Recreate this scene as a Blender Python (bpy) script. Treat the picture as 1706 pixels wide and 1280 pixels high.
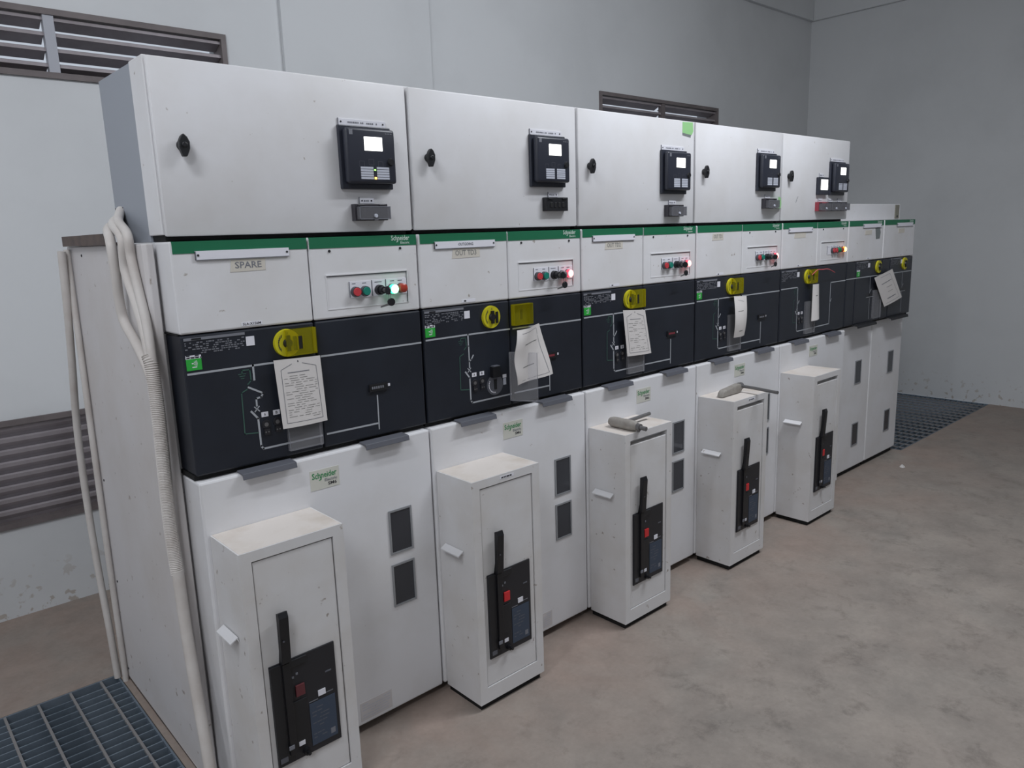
import bpy, bmesh, math, random
from mathutils import Vector, Matrix
random.seed(7)
for _o in list(bpy.data.objects): bpy.data.objects.remove(_o)
SC = bpy.context.scene
COL = SC.collection
# ---------------------------------------------------------------- camera
cam_d = bpy.data.cameras.new('camera'); cam = bpy.data.objects.new('camera', cam_d); COL.objects.link(cam)
cam_d.sensor_width = 36.0; cam_d.lens = 1260.96 / 1706 * 36.0; cam_d.clip_start = .05
_yaw, _pit, _rol = .7302, -.1963, -.0327
_f = Vector((math.sin(_yaw)*math.cos(_pit), math.cos(_yaw)*math.cos(_pit), math.sin(_pit)))
_r = _f.cross(Vector((0, 0, 1))).normalized(); _u = _r.cross(_f)
_r2 = _r*math.cos(_rol) + _u*math.sin(_rol); _u2 = _u*math.cos(_rol) - _r*math.sin(_rol)
_m = Matrix((_r2, _u2, -_f)).transposed().to_4x4(); _m.translation = (-.6455, -1.9674, 1.5701)
cam.matrix_world = _m
SC.camera = cam
# ---------------------------------------------------------------- world, lamps and added fill lights, exposure
w = bpy.data.worlds.new('world'); SC.world = w; w.use_nodes = True
w.node_tree.nodes['Background'].inputs[0].default_value = (.80, .88, 1.0, 1)
w.node_tree.nodes['Background'].inputs[1].default_value = .62
SC.view_settings.view_transform = 'Standard'; SC.view_settings.look = 'None'
SC.view_settings.exposure = 0.0; SC.view_settings.gamma = 1.0; SC.view_settings.use_curve_mapping = False
def area_lamp(name, loc, power, sx, sy, tilt=0.0, col=(.93, .965, 1.02)):
    d = bpy.data.lights.new(name, 'AREA'); d.shape = 'RECTANGLE'; d.size = sx; d.size_y = sy
    d.energy = power; d.color = col
    o = bpy.data.objects.new(name, d); COL.objects.link(o); o.location = loc; o.rotation_euler = (math.radians(tilt), 0, 0)
    return o
def point_fill(name, loc, power, rad, col=(.93, .965, 1.02)):
    d = bpy.data.lights.new(name, 'POINT'); d.energy = power; d.shadow_soft_size = rad; d.color = col
    o = bpy.data.objects.new(name, d); COL.objects.link(o); o.location = loc
    return o
area_lamp('tube_and_fill_light', (2.6, -1.25, 3.45), 33, 1.2, .12)
area_lamp('tube_and_fill_light', (1.9, -.95, 3.6), 17, 1.2, .1, 62)  # added strip, tilted at the row so the end wall stays dim
area_lamp('tube_and_fill_light', (2.9, -1.2, 3.5), 10, 1.2, .1, 50)  # another added strip leaning toward the row, strength tuned for brightness
area_lamp('tube_and_fill_light', (1.9, -1.4, 3.6), 23, 1.2, .1, -30)  # added strip tilted the other way to light the floor
area_lamp('tube_and_fill_light', (-1.4, -.9, 3.7), 34, 1.2, .1, 45)
area_lamp('tube_and_fill_light', (-2.4, -2.6, 3.9), 54, 1.2, .12)  # unseen fill added behind the camera to lift the left side
point_fill('left_fill_light', (-2.9, 0, 2.6), 13, .12)  # invented point fill, brightens the lower left wall and end panel

# ---------------------------------------------------------------- materials
def s2l(c):
    c = c/255.0
    return c/12.92 if c <= .04045 else ((c+.055)/1.055)**2.4
def C(r, g, b): return (s2l(r), s2l(g), s2l(b), 1)
MATS = {}
def mat(name, col, rough=.5, metal=0.0, noise=None, nscale=6.0, bump=0.0, emit=None, estr=0.0, spec=.5, speck=None):
    m = bpy.data.materials.new(name); m.use_nodes = True; nt = m.node_tree
    b = nt.nodes['Principled BSDF']
    b.inputs['Base Color'].default_value = col; b.inputs['Roughness'].default_value = rough
    b.inputs['Metallic'].default_value = metal; b.inputs['Specular IOR Level'].default_value = spec
    if noise is not None or bump:
        tc = nt.nodes.new('ShaderNodeTexCoord')
        n = nt.nodes.new('ShaderNodeTexNoise'); n.inputs['Scale'].default_value = nscale
        n.inputs['Detail'].default_value = 6; n.inputs['Roughness'].default_value = .6
        nt.links.new(tc.outputs['Object'], n.inputs['Vector'])
        if noise is not None:
            r = nt.nodes.new('ShaderNodeValToRGB')
            r.color_ramp.elements[0].position = .35; r.color_ramp.elements[0].color = noise
            r.color_ramp.elements[1].position = .58; r.color_ramp.elements[1].color = col
            nt.links.new(n.outputs['Fac'], r.inputs['Fac']); nt.links.new(r.outputs['Color'], b.inputs['Base Color'])
        if bump:
            bn = nt.nodes.new('ShaderNodeBump'); bn.inputs['Strength'].default_value = bump; bn.inputs['Distance'].default_value = .01
            nt.links.new(n.outputs['Fac'], bn.inputs['Height']); nt.links.new(bn.outputs['Normal'], b.inputs['Normal'])
    if speck:
        src = b.inputs['Base Color'].links[0].from_socket if b.inputs['Base Color'].links else None
        g = nt.nodes.new('ShaderNodeNewGeometry'); n2 = nt.nodes.new('ShaderNodeTexNoise'); n2.inputs['Scale'].default_value = speck[1]; n2.inputs['Detail'].default_value = 3
        nt.links.new(g.outputs['Position'], n2.inputs['Vector'])
        r2 = nt.nodes.new('ShaderNodeMapRange'); r2.inputs[1].default_value = speck[2]; r2.inputs[2].default_value = speck[2]+.05
        nt.links.new(n2.outputs['Fac'], r2.inputs[0]); x = nt.nodes.new('ShaderNodeMix'); x.data_type = 'RGBA'
        fac = r2.outputs[0]
        if len(speck) > 3:
            sp = nt.nodes.new('ShaderNodeSeparateXYZ'); nt.links.new(g.outputs['Position'], sp.inputs[0])
            r3 = nt.nodes.new('ShaderNodeMapRange'); r3.inputs[1].default_value = speck[3]; r3.inputs[2].default_value = 0.0; nt.links.new(sp.outputs['Z'], r3.inputs[0])
            mm = nt.nodes.new('ShaderNodeMath'); mm.operation = 'MULTIPLY'; nt.links.new(fac, mm.inputs[0]); nt.links.new(r3.outputs[0], mm.inputs[1]); fac = mm.outputs[0]
        nt.links.new(fac, x.inputs[0]); x.inputs[6].default_value = col; x.inputs[7].default_value = speck[0]
        if src: nt.links.new(src, x.inputs[6])
        nt.links.new(x.outputs[2], b.inputs['Base Color'])
    if emit:
        b.inputs['Emission Color'].default_value = emit; b.inputs['Emission Strength'].default_value = estr
    MATS[name] = m
    return m
def clear(name, col, opacity, rough=.12, tint=None):
    m = bpy.data.materials.new(name); m.use_nodes = True; nt = m.node_tree
    b = nt.nodes['Principled BSDF']; b.inputs['Base Color'].default_value = col; b.inputs['Roughness'].default_value = rough
    t = nt.nodes.new('ShaderNodeBsdfTransparent'); x = nt.nodes.new('ShaderNodeMixShader')
    x.inputs[0].default_value = opacity
    nt.links.new(t.outputs[0], x.inputs[1]); nt.links.new(b.outputs[0], x.inputs[2])
    nt.links.new(x.outputs[0], nt.nodes['Material Output'].inputs['Surface'])
    if len(col) == 4: t.inputs[0].default_value = tint or tuple(min(1, .35+c*.65) for c in col[:3])+(1,)
    MATS[name] = m
    return m
mat('wall_paint', C(211, 213, 215), .75, noise=C(204, 206, 208), nscale=1.3, bump=.04, spec=.2, speck=(C(176, 168, 160), 24.0, .60, .26))
mat('ceiling_paint', C(205, 205, 203), .8)
mat('white_paint', C(222, 222, 225), .42, noise=C(215, 214, 215), nscale=3.0, spec=.4, speck=(C(170, 163, 158), 42.0, .72))
mat('breaker_paint', C(214, 213, 214), .45, noise=C(206, 203, 201), nscale=4.0, spec=.35, speck=(C(160, 152, 146), 36.0, .70))
mat('panel_paint', C(208, 205, 206), .5, noise=C(200, 195, 193), nscale=2.0, spec=.3, speck=(C(158, 148, 142), 30.0, .69))
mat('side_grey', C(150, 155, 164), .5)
mat('black_cover', C(36, 40, 49), .38, noise=C(32, 35, 43), nscale=5, spec=.4)
mat('black_plastic', C(26, 27, 31), .4)
mat('relay_plastic', C(44, 47, 58), .35)
mat('dark_gap', C(14, 14, 15), .8)
mat('band_green', C(20, 106, 72), .5)
mat('logo_green', C(44, 140, 84), .5)
mat('band_text', C(205, 222, 212), .5)
mat('mimic_white', C(168, 172, 178), .5)
mat('mimic_green', C(58, 92, 82), .6)
mat('label_white', C(226, 226, 234), .5)
mat('print_grey', C(120, 122, 130), .6)
mat('print_dark', C(48, 48, 52), .6)
mat('ink_pale', C(132, 132, 130), .7)
mat('tape_beige', C(205, 200, 190), .7)
mat('sticker_cream', C(205, 205, 196), .5)
mat('sticker_green', C(44, 168, 62), .5)
mat('note_green', C(150, 204, 140), .7)
mat('note_grey', C(118, 124, 124), .7)
mat('paper', C(214, 210, 208), .8)
mat('knob_yellow', C(196, 188, 30), .45)
mat('button_red', C(196, 62, 70), .35)
mat('button_green', C(30, 128, 112), .35)
mat('button_rim', C(70, 70, 76), .4)
mat('lamp_red_off', C(170, 60, 44), .3)
mat('lamp_green_off', C(36, 120, 84), .3)
mat('lamp_clear_off', C(120, 110, 116), .3)
mat('lit_green', C(20, 190, 110), .3, emit=(.05, 1.0, .45, 1), estr=2.2)
mat('lit_green_core', C(220, 255, 240), .3, emit=(.42, 1.0, .72, 1), estr=3.0)
mat('lit_red', C(220, 30, 40), .3, emit=(1.0, .03, .06, 1), estr=3.0)
mat('lit_red_core', C(255, 220, 220), .3, emit=(1.0, .27, .24, 1), estr=3.2)
mat('lit_amber', C(230, 120, 20), .3, emit=(1.0, .25, .02, 1), estr=2.5)
mat('lit_amber_core', C(255, 230, 150), .3, emit=(1.0, .62, .2, 1), estr=3.0)
mat('screen_lit', C(250, 252, 245), .3, emit=(1.0, 1.0, .96, 1), estr=3.0)
mat('led_amber', C(255, 160, 40), .3, emit=(1.0, .5, .1, 1), estr=4)
mat('led_green', C(120, 255, 80), .3, emit=(.4, 1.0, .2, 1), estr=2)
mat('card_white', C(190, 194, 206), .5)
mat('screw_dark', C(58, 58, 62), .4, metal=.6)
mat('tab_grey', C(92, 94, 102), .5)
mat('dusty_paint', C(212, 205, 199), .7, noise=C(198, 188, 178), nscale=7)
mat('tab_black', C(28, 29, 33), .5)
mat('window_frame_metal', C(150, 152, 156), .4, metal=.3)
mat('window_glass', C(52, 54, 60), .12, spec=.6)
mat('lever_black', C(22, 22, 26), .4)
mat('plate_black', C(34, 34, 39), .45)
mat('blue_label', C(58, 70, 88), .5)
mat('trip_red', C(206, 44, 48), .45)
mat('trip_dark_red', C(96, 44, 50), .45)
mat('test_red', C(150, 58, 70), .35)
mat('test_grey', C(54, 52, 58), .35)
mat('conduit_white', C(206, 201, 197), .55, noise=C(196, 189, 184), nscale=8)
mat('steel_grey', C(120, 119, 120), .38, metal=.5)
mat('cast_grey', C(150, 146, 140), .6, noise=C(136, 130, 124), nscale=30)
mat('rust_steel', C(96, 82, 76), .7, noise=C(70, 64, 62), nscale=15)
mat('bracket_tan', C(130, 128, 116), .6)
mat('grating_bar', C(118, 130, 142), .5, metal=.2, noise=C(98, 110, 122), nscale=9)
mat('grating_cross', C(134, 132, 132), .6, metal=.1)
mat('louver_metal', C(168, 161, 165), .42, metal=.3, noise=C(148, 141, 144), nscale=4)
mat('louver_frame', C(116, 108, 108), .6, noise=C(98, 91, 91), nscale=4)
mat('mullion_metal', C(170, 172, 180), .5)
mat('wire_red', C(204, 90, 96), .5)
mat('ground_outside', C(150, 145, 138), .9)
mat('pit', C(52, 54, 58), .9)
clear('clear_plastic', C(196, 196, 200), .15, tint=(.96, .96, .97, 1))
clear('yellow_plastic', C(200, 194, 50), .20, tint=(.93, .90, .40, 1))
clear('smoke_plastic', C(170, 170, 176), .24)
# concrete floor
def concrete():
    m = bpy.data.materials.new('concrete'); m.use_nodes = True; nt = m.node_tree; L = nt.links
    b = nt.nodes['Principled BSDF']; b.inputs['Roughness'].default_value = .62; b.inputs['Specular IOR Level'].default_value = .3
    tc = nt.nodes.new('ShaderNodeTexCoord')
    def noise(s, d, r=.6, dist=0):
        n = nt.nodes.new('ShaderNodeTexNoise'); n.inputs['Scale'].default_value = s; n.inputs['Detail'].default_value = d
        n.inputs['Roughness'].default_value = r; n.inputs['Distortion'].default_value = dist
        L.new(tc.outputs['Object'], n.inputs['Vector']); return n
    def ramp(src, p0, c0, p1, c1):
        r = nt.nodes.new('ShaderNodeValToRGB'); e = r.color_ramp.elements
        e[0].position = p0; e[0].color = c0; e[1].position = p1; e[1].color = c1
        L.new(src, r.inputs['Fac']); return r
    def mix(fac, a, c, blend='MIX'):
        x = nt.nodes.new('ShaderNodeMix'); x.data_type = 'RGBA'; x.blend_type = blend
        if isinstance(fac, float): x.inputs[0].default_value = fac
        else: L.new(fac, x.inputs[0])
        L.new(a, x.inputs[6]); L.new(c, x.inputs[7]); return x
    base = ramp(noise(3.4, 12, .72, .15).outputs['Fac'], .36, C(134, 128, 122), .64, C(158, 150, 142))
    dark = ramp(noise(7.5, 12, .75, .2).outputs['Fac'], .32, C(188, 188, 188), .47, (1, 1, 1, 1))
    a = mix(.75, base.outputs[0], dark.outputs[0], 'MULTIPLY')
    # reddish dust swept up along the cabinet row (in the place, not light)
    sep = nt.nodes.new('ShaderNodeSeparateXYZ'); L.new(tc.outputs['Object'], sep.inputs[0])
    mr = nt.nodes.new('ShaderNodeMapRange'); mr.inputs[1].default_value = -.75; mr.inputs[2].default_value = -.05
    mr.inputs[3].default_value = 0; mr.inputs[4].default_value = 1; L.new(sep.outputs['Y'], mr.inputs[0])
    n3 = noise(2.3, 6, .6, .5)
    mul = nt.nodes.new('ShaderNodeMath'); mul.operation = 'MULTIPLY_ADD'
    L.new(n3.outputs['Fac'], mul.inputs[0]); mul.inputs[1].default_value = 1.6; mul.inputs[2].default_value = -.50
    add = nt.nodes.new('ShaderNodeMath'); add.operation = 'MULTIPLY'; add.use_clamp = True
    L.new(mul.outputs[0], add.inputs[0]); 
    sc = nt.nodes.new('ShaderNodeMath'); sc.operation = 'MULTIPLY_ADD'; sc.inputs[1].default_value = 1.7; sc.inputs[2].default_value = .45
    L.new(mr.outputs[0], sc.inputs[0]); L.new(sc.outputs[0], add.inputs[1])
    dust = ramp(noise(9, 5).outputs['Fac'], .3, C(146, 131, 122), .7, C(162, 146, 136))
    c = mix(add.outputs[0], a.outputs[2], dust.outputs[0])
    fine = ramp(noise(60, 4).outputs['Fac'], .3, (.86, .86, .86, 1), .7, (1, 1, 1, 1))
    d = mix(.6, c.outputs[2], fine.outputs[0], 'MULTIPLY')
    L.new(d.outputs[2], b.inputs['Base Color'])
    bp_ = nt.nodes.new('ShaderNodeBump'); bp_.inputs['Strength'].default_value = .12; bp_.inputs['Distance'].default_value = .01
    L.new(noise(14, 8).outputs['Fac'], bp_.inputs['Height']); L.new(bp_.outputs['Normal'], b.inputs['Normal'])
    MATS['concrete'] = m
concrete()

# ---------------------------------------------------------------- lettering meshes, made once
TXT = {}
def make_texts(strings):
    obs = []
    for s in strings:
        cu = bpy.data.curves.new('text', 'FONT'); cu.body = s; cu.resolution_u = 2; cu.align_x = 'LEFT'; cu.offset = .012
        o = bpy.data.objects.new('text', cu); COL.objects.link(o); obs.append((s, o, cu))
    bpy.context.view_layer.update(); dg = bpy.context.evaluated_depsgraph_get()
    for s, o, cu in obs:
        me = bpy.data.meshes.new_from_object(o.evaluated_get(dg))
        V = [v.co.copy() for v in me.vertices]; F = [tuple(p.vertices) for p in me.polygons]
        x0 = min(v.x for v in V); x1 = max(v.x for v in V); y0 = min(v.y for v in V); y1 = max(v.y for v in V)
        TXT[s] = ([((v.x-x0)/(x1-x0), (v.y-y0)/(y1-y0)) for v in V], F)
        bpy.data.objects.remove(o); bpy.data.curves.remove(cu); bpy.data.meshes.remove(me)
make_texts(['Schneider', 'Electric', 'SM6', 'SPARE', 'OUT TD3', 'OUT TD2', 'OUT TD1', 'OUTGOING', 'SLA-X156M', 'A', 'B', 'O', 'Schn'])

# ---------------------------------------------------------------- mesh builder
class MB:
    def __init__(s): s.v = []; s.f = []; s.m = []; s.mats = []
    def mi(s, m):
        if m not in s.mats: s.mats.append(m)
        return s.mats.index(m)
    def poly(s, pts, m):
        n = len(s.v); s.v += [tuple(p) for p in pts]; s.f.append(tuple(range(n, n+len(pts)))); s.m.append(s.mi(m))
    def box(s, x0, x1, y0, y1, z0, z1, m):
        n = len(s.v); i = s.mi(m)
        s.v += [(x0,y0,z0),(x1,y0,z0),(x1,y1,z0),(x0,y1,z0),(x0,y0,z1),(x1,y0,z1),(x1,y1,z1),(x0,y1,z1)]
        for q in ((0,3,2,1),(4,5,6,7),(0,1,5,4),(1,2,6,5),(2,3,7,6),(3,0,4,7)): s.f.append(tuple(n+k for k in q)); s.m.append(i)
        return s
    def prism(s, pts, d, m):
        """closed polygon pts (3D, planar) extruded by vector d"""
        n = len(s.v); k = len(pts); i = s.mi(m)
        s.v += [tuple(p) for p in pts] + [tuple(p[j]+d[j] for j in range(3)) for p in pts]
        s.f.append(tuple(range(n+k-1, n-1, -1))); s.f.append(tuple(range(n+k, n+2*k))); s.m += [i, i]
        for a in range(k):
            b = (a+1) % k; s.f.append((n+a, n+b, n+k+b, n+k+a)); s.m.append(i)
        return s
    def rect(s, x0, x1, z0, z1, y, m): s.poly([(x0,y,z0),(x1,y,z0),(x1,y,z1),(x0,y,z1)], m); return s
    def lines(s, pts, wd, y, m):
        for (a, b), (c, d) in zip(pts, pts[1:]):
            L = math.hypot(c-a, d-b)
            if L < 1e-6: continue
            ux, uz = (c-a)/L, (d-b)/L; e = wd*.45
            a2, b2, c2, d2 = a-ux*e, b-uz*e, c+ux*e, d+uz*e; px, pz = -uz*wd/2, ux*wd/2
            s.poly([(a2-px,y,b2-pz),(c2-px,y,d2-pz),(c2+px,y,d2+pz),(a2+px,y,b2+pz)], m)
        return s
    def text(s, t, x0, z0, wd, h, y, m, shear=0.0):
        V, F = TXT[t]; n = len(s.v); i = s.mi(m)
        s.v += [(x0+p*wd+shear*q*h, y, z0+q*h) for p, q in V]
        for f in F: s.f.append(tuple(n+k for k in f)); s.m.append(i)
        return s
    def cyl(s, c, ax, r0, r1, h, m, n=16, cap=True):
        """cone frustum from centre c along unit axis ax"""
        ax = Vector(ax).normalized(); t = Vector((0,0,1)) if abs(ax.z) < .9 else Vector((1,0,0))
        a = ax.cross(t).normalized(); b = ax.cross(a); k = len(s.v); i = s.mi(m); c = Vector(c)
        for rr, hh in ((r0, 0), (r1, h)):
            for j in range(n):
                g = 2*math.pi*j/n; s.v.append(tuple(c+ax*hh+a*(rr*math.cos(g))+b*(rr*math.sin(g))))
        for j in range(n):
            q = (j+1) % n; s.f.append((k+j, k+q, k+n+q, k+n+j)); s.m.append(i)
        if cap:
            s.f.append(tuple(range(k+n-1, k-1, -1))); s.f.append(tuple(range(k+n, k+2*n))); s.m += [i, i]
        return s
    def tube(s, path, r, m, n=10, rfun=None):
        P = [Vector(p) for p in path]; k0 = len(s.v); i = s.mi(m); prev = None
        for j, p in enumerate(P):
            t = (P[min(j+1, len(P)-1)]-P[max(j-1, 0)]).normalized()
            if prev is None: prev = t.cross(Vector((0.31, .2, .93))).normalized()
            a = (prev - t*prev.dot(t)).normalized(); prev = a; b = t.cross(a)
            rr = rfun(j) if rfun else r
            for q in range(n):
                g = 2*math.pi*q/n; s.v.append(tuple(p+a*(rr*math.cos(g))+b*(rr*math.sin(g))))
        for j in range(len(P)-1):
            for q in range(n):
                e = (q+1) % n; s.f.append((k0+j*n+q, k0+j*n+e, k0+(j+1)*n+e, k0+(j+1)*n+q)); s.m.append(i)
        s.f.append(tuple(range(k0+n-1, k0-1, -1))); s.f.append(tuple(range(k0+(len(P)-1)*n, k0+len(P)*n))); s.m += [i, i]
        return s
    def mesh(s, name, bevel=0.0, smooth=False, seg=2):
        me = bpy.data.meshes.new(name); me.from_pydata(s.v, [], s.f)
        for mm in s.mats: me.materials.append(MATS[mm])
        for p, i in zip(me.polygons, s.m): p.material_index = i
        bm = bmesh.new(); bm.from_mesh(me)
        if bevel:
            bmesh.ops.remove_doubles(bm, verts=bm.verts, dist=1e-6)
            ed = [e for e in bm.edges if len(e.link_faces) == 2 and e.calc_face_angle(0) > .6]
            bmesh.ops.bevel(bm, geom=ed, offset=bevel, segments=seg, affect='EDGES', profile=.5, clamp_overlap=True)
        bm.to_mesh(me); bm.free()
        if smooth:
            for p in me.polygons: p.use_smooth = True
            try: me.set_sharp_from_angle(angle=math.radians(40))
            except Exception: pass
        me.update()
        return me
def ob(name, me, parent=None, label=None, cat=None, group=None, kind=None, loc=None):
    if isinstance(me, MB): me = me.mesh(name)
    o = bpy.data.objects.new(name, me); COL.objects.link(o)
    if parent is not None: o.parent = parent
    if loc: o.location = loc
    if label: o['label'] = label
    if cat: o['category'] = cat
    if group: o['group'] = group
    if kind: o['kind'] = kind
    return o
def empty(name, loc, label=None, cat=None, group=None, kind=None):
    o = ob(name, None, None, label, cat, group, kind, loc); o.empty_display_size = .1
    return o
CACHE = {}
def cached(key, fn):
    if key not in CACHE: CACHE[key] = fn()
    return CACHE[key]
def spline(pts, n=8):
    P = [Vector(p) for p in pts]; out = []
    for i in range(len(P)-1):
        p0 = P[max(i-1,0)]; p1 = P[i]; p2 = P[i+1]; p3 = P[min(i+2,len(P)-1)]
        for k in range(n):
            t = k/n
            out.append(.5*((2*p1)+(p2-p0)*t+(2*p0-5*p1+4*p2-p3)*t*t+(3*p1-p0-3*p2+p3)*t**3))
    return out+[P[-1]]

# ================================================================ the room
YW, XR, XL, YF, ZC = 1.76, 6.62, -3.6, -5.0, 4.3
GX0, GX1, GY0, GY1 = -1.45, -.05, .012, .96      # left floor grating pit
RX0, RX1 = 4.745, XR                            # right floor grating pit
b = MB()
for (x0, x1, y0, y1) in ((XL-.2, XR+.2, YF-.2, GY0), (XL-.2, XR+.2, GY1, YW+.2), (XL-.2, GX0, GY0, GY1), (GX1, RX0, GY0, GY1)):
    b.box(x0, x1, y0, y1, -.5, 0, 'concrete')
for (x0, x1) in ((GX0, GX1), (RX0, RX1+.2)): b.box(x0, x1, GY0, GY1, -.52, -.42, 'pit')
ob('floor', b, kind='structure', label='grey concrete floor with reddish dust by the cabinets')
ob('ceiling', MB().box(XL-.2, XR+.2, YF-.2, YW+.2, ZC, ZC+.15, 'ceiling_paint'), kind='structure')
ob('wall_left', MB().box(XL-.2, XL, YF-.2, YW+.2, 0, ZC, 'wall_paint'), kind='structure')
ob('wall_right', MB().box(XR, XR+.2, YF-.2, YW+.2, 0, ZC, 'wall_paint'), kind='structure', label='plain grey-white plastered wall at the far end')
ob('wall_front', MB().box(XL, XR, YF-.2, YF, 0, ZC, 'wall_paint'), kind='structure')
WIN = [(-.54, .942, 2.26, 2.532), (-.54, .942, .40, .868), (3.60, 5.08, 2.26, 2.532)]
b = MB(); xs = [XL, -.54, .942, 3.60, 5.08, XR]; zs = [0, .40, .868, 2.26, 2.532, ZC]
for i in range(5):
    for j in range(5):
        cx, cz = (xs[i]+xs[i+1])/2, (zs[j]+zs[j+1])/2
        if any(q[0] < cx < q[1] and q[2] < cz < q[3] for q in WIN): continue
        b.box(xs[i], xs[i+1], YW, YW+.2, zs[j], zs[j+1], 'wall_paint')
ob('wall_back', b, kind='structure', label='white plastered wall behind the switchgear row')
ob('trim_1', MB().box(1.228, 2.135, YW-.022, YW+.01, 0, ZC, 'wall_paint'), kind='structure', label='shallow plastered column standing proud of the back wall')
ob('trim_2', MB().box(XL, XR, YW-.035, YW+.01, 3.425, ZC, 'wall_paint').mesh('trim', .004), kind='structure', label='shallow plastered beam band along top of back wall')
ob('trim_3', MB().box(XR-.035, XR+.01, YF, YW-.035, 3.425, ZC, 'wall_paint').mesh('trim', .004), kind='structure', label='shallow plastered beam band along top of end wall')
ob('ground', MB().box(-12, 16, YW+.2, 20, -.4, -.3, 'ground_outside'), kind='structure')
def louver(n, q, label, mull):
    x0, x1, z0, z1 = q; e = empty('window_%d' % n, ((x0+x1)/2, YW, z0), label, None, None, 'structure')
    ox, oz = (x0+x1)/2, z0; hw = (x1-x0)/2; h = z1-z0; t = .024
    f = MB(); f.box(-hw, hw, -.012, .09, 0, t, 'louver_frame'); f.box(-hw, hw, -.012, .09, h-t, h, 'louver_frame')
    f.box(-hw, -hw+t, -.012, .09, t, h-t, 'louver_frame'); f.box(hw-t, hw, -.012, .09, t, h-t, 'louver_frame')
    ob('window_frame', f, e)
    m = mull-ox; ob('mullion', MB().box(m-.02, m+.02, -.006, .03, t, h-t, 'mullion_metal' if n == 1 else 'louver_frame'), e)
    pitch = .0605 if n != 2 else .052; k = 0; zz = h-t-.004
    sl = {}
    while zz > t+.012:
        for a, c in ((-hw+t, m-.02), (m+.02, hw-t)):
            key = (n, round(c-a, 4))
            def mk(wd=c-a):
                s = MB(); d = .036
                if n != 2: s.prism([(0,.012,0),(0,.072,-d),(0,.072,-d-.003),(0,.010,-.008),(0,.005,-.017),(0,.003,-.016),(0,.007,-.002)], (wd,0,0), 'louver_metal')
                else: s.prism([(0,.004,0),(0,.012,.006),(0,.014,-.012),(0,.028,-.034),(0,.042,-.062),(0,.038,-.064),(0,.022,-.036),(0,.006,-.016)], (wd,0,0), 'louver_metal')
                return s.mesh('louver_slat')
            ob('louver_slat', cached(key, mk), e, loc=(a, 0, zz))
        zz -= pitch
    return e
louver(1, WIN[0], 'metal louvre high on the wall above the nearest cabinet', .205)
louver(2, WIN[1], 'grey metal louvre low on the wall left of the cabinets', .205)
louver(3, WIN[2], 'dark metal louvre just above the middle relay boxes', 4.34)

# ================================================================ floor gratings
def grating(x0, x1, y0, y1, label, nm=0):
    e = empty('floor_grating', (x0, y0, -.03), label, 'grating', 'floor gratings over the cable trench')
    L, D = x1-x0, y1-y0
    f = MB(); f.box(0, L, 0, .006, 0, .03, 'grating_bar'); f.box(0, L, D-.006, D, 0, .03, 'grating_bar')
    f.box(0, .006, .006, D-.006, 0, .03, 'grating_bar'); f.box(L-.006, L, .006, D-.006, 0, .03, 'grating_bar')
    ob('rim', f, e)
    bb = MB().box(.006, L-.006, -.0025, .0025, 0, .029, 'grating_bar').mesh('bearing_bar')
    y = .042
    while y < D-.02: ob('bearing_bar', bb, e, loc=(0, y, 0)); y += .042
    cb = MB().box(-.004, .004, .006, D-.006, .021, .0305, 'grating_cross').mesh('cross_bar')
    x = L-.06 if nm == 0 else .08
    while .02 < x < L-.02: ob('cross_bar', cb, e, loc=(x, 0, 0)); x += -.1 if nm == 0 else .1
grating(GX0+.003, GX1-.003, GY0+.003, GY1-.003, 'blue-grey steel floor grating beside the near end panel')
grating(RX0+.003, RX1-.003, GY0+.003, GY1-.003, 'dark steel floor grating between the last cabinet and end wall', 1)

# ================================================================ switchgear cabinets
U = .75
ZT, ZW, ZB, ZD = 1.578, 1.3425, .967, .952
YC = .014
def dashes(m, x0, x1, z, h, y, mt, seed, dens=.75, mn=.004, mx=.012):
    r = random.Random(seed); x = x0
    while x < x1-mn:
        wd = min(r.uniform(mn, mx), x1-x)
        if r.random() < dens: m.rect(x, x+wd, z, z+h, y, mt)
        x += wd+.002
def logo(m, x0, z0, wd, y, mt, small):
    m.text('Schneider', x0, z0, wd, wd*.23, y, mt)
    m.lines([(x0+wd*.36, z0+wd*.02), (x0+wd*.35, z0-wd*.05), (x0+wd*.29, z0-wd*.07)], wd*.035, y, mt)
    m.text('Electric', x0+wd*.5, z0-wd*.16, wd*.5, wd*.11, y, small)
def carcass(wd, front):
    b = MB(); b.box(.002, wd-.002, front, .9, .03, ZT-.003, 'white_paint'); b.box(.012, wd-.012, front-.07, .88, 0, .03, 'dark_gap')
    b.box(.004, wd-.004, .03, front, ZD+.002, ZD+.014, 'dark_gap')
    b.box(.004, wd-.004, .03, front, ZW-.002, ZW+.0005, 'dark_gap')
    return b.mesh('body')
def cover(x0, x1, z0, z1, m, y0=YC, y1=.13): return MB().box(x0, x1, y0, y1, z0, z1, m).mesh('cover', .005)
def tab(m):
    t = MB(); t.prism([(0,.02,.011),(0,-.019,.008),(0,-.023,-.008),(0,-.0195,-.009),(0,-.016,.003),(0,.02,.006)], (.157,0,0), m)
    return t.mesh('latch_tab', .0012)
def inspection_window(h):
    f = MB(); a, t = .0375, .006
    f.box(-a-t, a+t, -.004, .001, -t, 0, 'window_frame_metal'); f.box(-a-t, a+t, -.004, .001, h, h+t, 'window_frame_metal')
    f.box(-a-t, -a, -.004, .001, 0, h, 'window_frame_metal'); f.box(a, a+t, -.004, .001, 0, h, 'window_frame_metal')
    f.rect(-a, a, 0, h, -.0012, 'window_glass')
    return f.mesh('inspection_window')
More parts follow.
